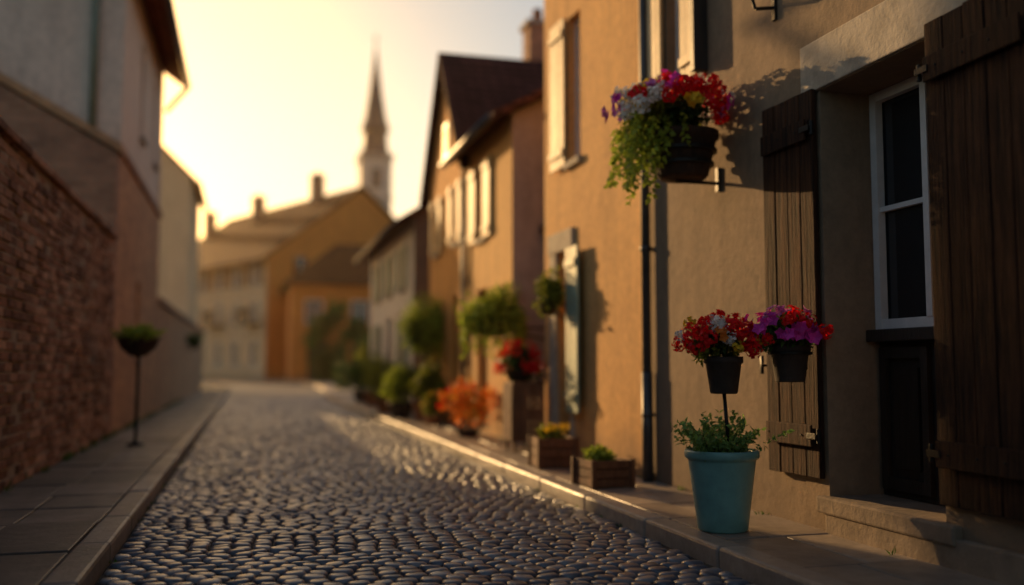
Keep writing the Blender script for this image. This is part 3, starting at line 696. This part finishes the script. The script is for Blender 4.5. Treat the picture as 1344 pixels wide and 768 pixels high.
for k_ in range(6): a.box(2.640,2.658,9.60+k_*.06,9.65+k_*.06,ZP+.12,ZP+.70)
for k_ in range(6): a.box(2.66+k_*.055,2.71+k_*.055,9.58,9.597,ZP+.12,ZP+.70)
a.obj('slats',M['cratew'],st,bevel=.003)

lx,ly=-1.22,11.6
pp=empty('pole_planter',(lx,ly,ZP)); a=Acc(); a.tube((lx,ly,ZP),(lx+.01,ly,1.12),.02); a.lathe((lx,ly,ZP),[(.10,0),(.10,.015),(.03,.035),(.02,.05)],20); a.obj('pole',M['iron'],pp,True)
a=Acc(); a.lathe((lx,ly,1.10),[(.04,0),(.10,.02),(.19,.10),(.235,.20),(.245,.215),(.225,.215),(.18,.12)],28); a.obj('bowl',M['basket'],pp,True)
a=Acc(); foliage(a,(lx,ly,1.34),(.29,.29,.12),700,.07,.2,7); a.obj('leaves',M['lime'],pp)

a=Acc()
def tuft(x,y_,z,h,k):
    for _ in range(k):
        d=Vector((R(-.7,.7),R(-.7,.7),1)).normalized(); a.leaf(Vector((x+R(-.03,.03),y_+R(-.03,.03),z)),d,rdir(),h*R(.5,1.2),.010)
yy=1.5
while yy<26:
    if random.random()<.55: tuft(XL+.03,yy,ZP-.01,.09,random.randint(8,22))
    if random.random()<.3: tuft(XR-.03 if yy>4.7 else XR-.05,yy,ZP-.01,.05,random.randint(5,12))
    if random.random()<.35: tuft(KL+.012,yy,.0,.03,random.randint(4,9))
    if random.random()<.35: tuft(KR-.012,yy,.0,.03,random.randint(4,9))
    yy+=R(.08,.3)
a.obj('weeds',M['leaf'])

def tree(name,c,h,r,lm,n,ls,tr=.1,low=.35):
    e=empty(name,c); a=Acc(); c=Vector(c)
    zt=h*low
    a.tube(c,c+Vector((.05,.02,zt)),tr,tr*.75,10)
    tips=[]
    for k_ in range(9):
        d=rdir(); d.z=abs(d.z)*.9+.35; d.normalize(); q=c+Vector((.05,.02,zt*R(.8,1.05))); t=q+Vector((d.x*r*.75,d.y*r*.75,d.z*(h-zt)*.75)); a.tube(q,t,tr*.45,tr*.12,7); tips.append(t)
        for w in range(3):
            d2=(d+rdir()*.7).normalized(); t2=q.lerp(t,.6)+d2*r*.5; a.tube(q.lerp(t,.6),t2,tr*.2,tr*.06,5); tips.append(t2)
    a.obj('trunk',M['bark'],e,True); a=Acc(); a2=Acc()
    for i,t in enumerate(tips):
        foliage(a if i%3 else a2,t,(r*.36,r*.36,r*.32),n//len(tips),ls,.3,4)
    a.obj('crown',M[lm],e); a2.obj('crown_dark',M['leafd'],e)
tree('small_tree',(4.9,55.5,0),5.6,1.9,'leaf',4200,.22,.12,.25)
tree('small_tree',(6.6,50,0),3.6,1.5,'leafd',2400,.2,.1,.15)
tree('small_tree',(4.5,33,0),3.0,1.0,'leafy',2400,.14,.08,.15)
tree('small_tree',(4.2,29,0),2.2,.8,'leafd',2000,.12,.08,.1)
def shrub(c,r,lm,n,ls):
    e=empty('shrub',c); a=Acc(); 
    for _ in range(9): d=rdir(); d.z=abs(d.z)+.2; a.tube(c,Vector(c)+Vector((d.x*r[0],d.y*r[1],d.z*r[2])),.02,.008,6)
    a.obj('stems',M['bark'],e); a=Acc(); foliage(a,(c[0],c[1],c[2]+r[2]*.8),r,n,ls,.3,10); a.obj('foliage',M[lm],e)
shrub((4.0,52.8,0),(1.5,1.2,1.4),'leafd',2200,.18)
shrub((3.6,37,0),(.6,1.2,.7),'leafd',1200,.12)

# ------------------------------------------------------------------ evening haze (real scattering volume over the town)
hm=bpy.data.materials.new('evening_haze'); hm.use_nodes=True; n=hm.node_tree.nodes; l=hm.node_tree.links
n.remove(n['Principled BSDF']); vs=n.new('ShaderNodeVolumeScatter'); vs.inputs['Density'].default_value=.00050; vs.inputs['Anisotropy'].default_value=.84; vs.inputs['Color'].default_value=(1,.74,.42,1)
l.new(vs.outputs[0],n['Material Output'].inputs['Volume'])
a=Acc(); a.box(-70,70,8,135,-.03,26); hz=a.obj('haze',hm)

# ------------------------------------------------------------------ light
AZ=17.0; EL=12.6
S=Vector((-math.sin(math.radians(AZ))*math.cos(math.radians(EL)),math.cos(math.radians(AZ))*math.cos(math.radians(EL)),math.sin(math.radians(EL))))
w=bpy.data.worlds.new('World'); SC.world=w; w.use_nodes=True
n=w.node_tree.nodes; l=w.node_tree.links; bg=n['Background']
sk=n.new('ShaderNodeTexSky'); sk.sky_type='NISHITA'; sk.sun_disc=False; sk.sun_elevation=math.radians(EL); sk.sun_rotation=math.radians(-AZ)
sk.air_density=1.0; sk.dust_density=2.2; sk.ozone_density=1.0
# golden aureole of the low sun: warms the sky around the sun's own direction
tc=n.new('ShaderNodeTexCoord'); dt=n.new('ShaderNodeVectorMath'); dt.operation='DOT_PRODUCT'; dt.inputs[1].default_value=S
l.new(tc.outputs['Generated'],dt.inputs[0])
mx=n.new('ShaderNodeMath'); mx.operation='MAXIMUM'; mx.inputs[1].default_value=0; l.new(dt.outputs['Value'],mx.inputs[0])
pw=n.new('ShaderNodeMath'); pw.operation='POWER'; pw.inputs[1].default_value=9; l.new(mx.outputs[0],pw.inputs[0])
tint=mix(n,l,pw.outputs[0],(1,.98,.95),(1.08,.72,.32))
l.new(mix(n,l,1.0,sk.outputs[0],tint,'MULTIPLY'),bg.inputs['Color']); bg.inputs['Strength'].default_value=.13
sd=bpy.data.lights.new('sun','SUN'); sd.energy=5; sd.angle=math.radians(.5); sd.color=(1,.60,.25)
so=bpy.data.objects.new('sun',sd); SC.collection.objects.link(so); so.rotation_euler=(-S).to_track_quat('-Z','Y').to_euler(); so.location=(-20,60,20)

cam=bpy.data.cameras.new('camera'); co=bpy.data.objects.new('camera',cam); SC.collection.objects.link(co)
co.location=(0,0,1.0); co.rotation_euler=(math.radians(90+4.39),0,math.radians(-15.4))
cam.lens=33.48; cam.sensor_width=36; cam.clip_end=2000; cam.clip_start=.05
cam.dof.use_dof=True; cam.dof.focus_distance=4.9; cam.dof.aperture_fstop=.52
SC.camera=co
SC.view_settings.view_transform='Standard'; SC.view_settings.look='None'; SC.view_settings.exposure=0
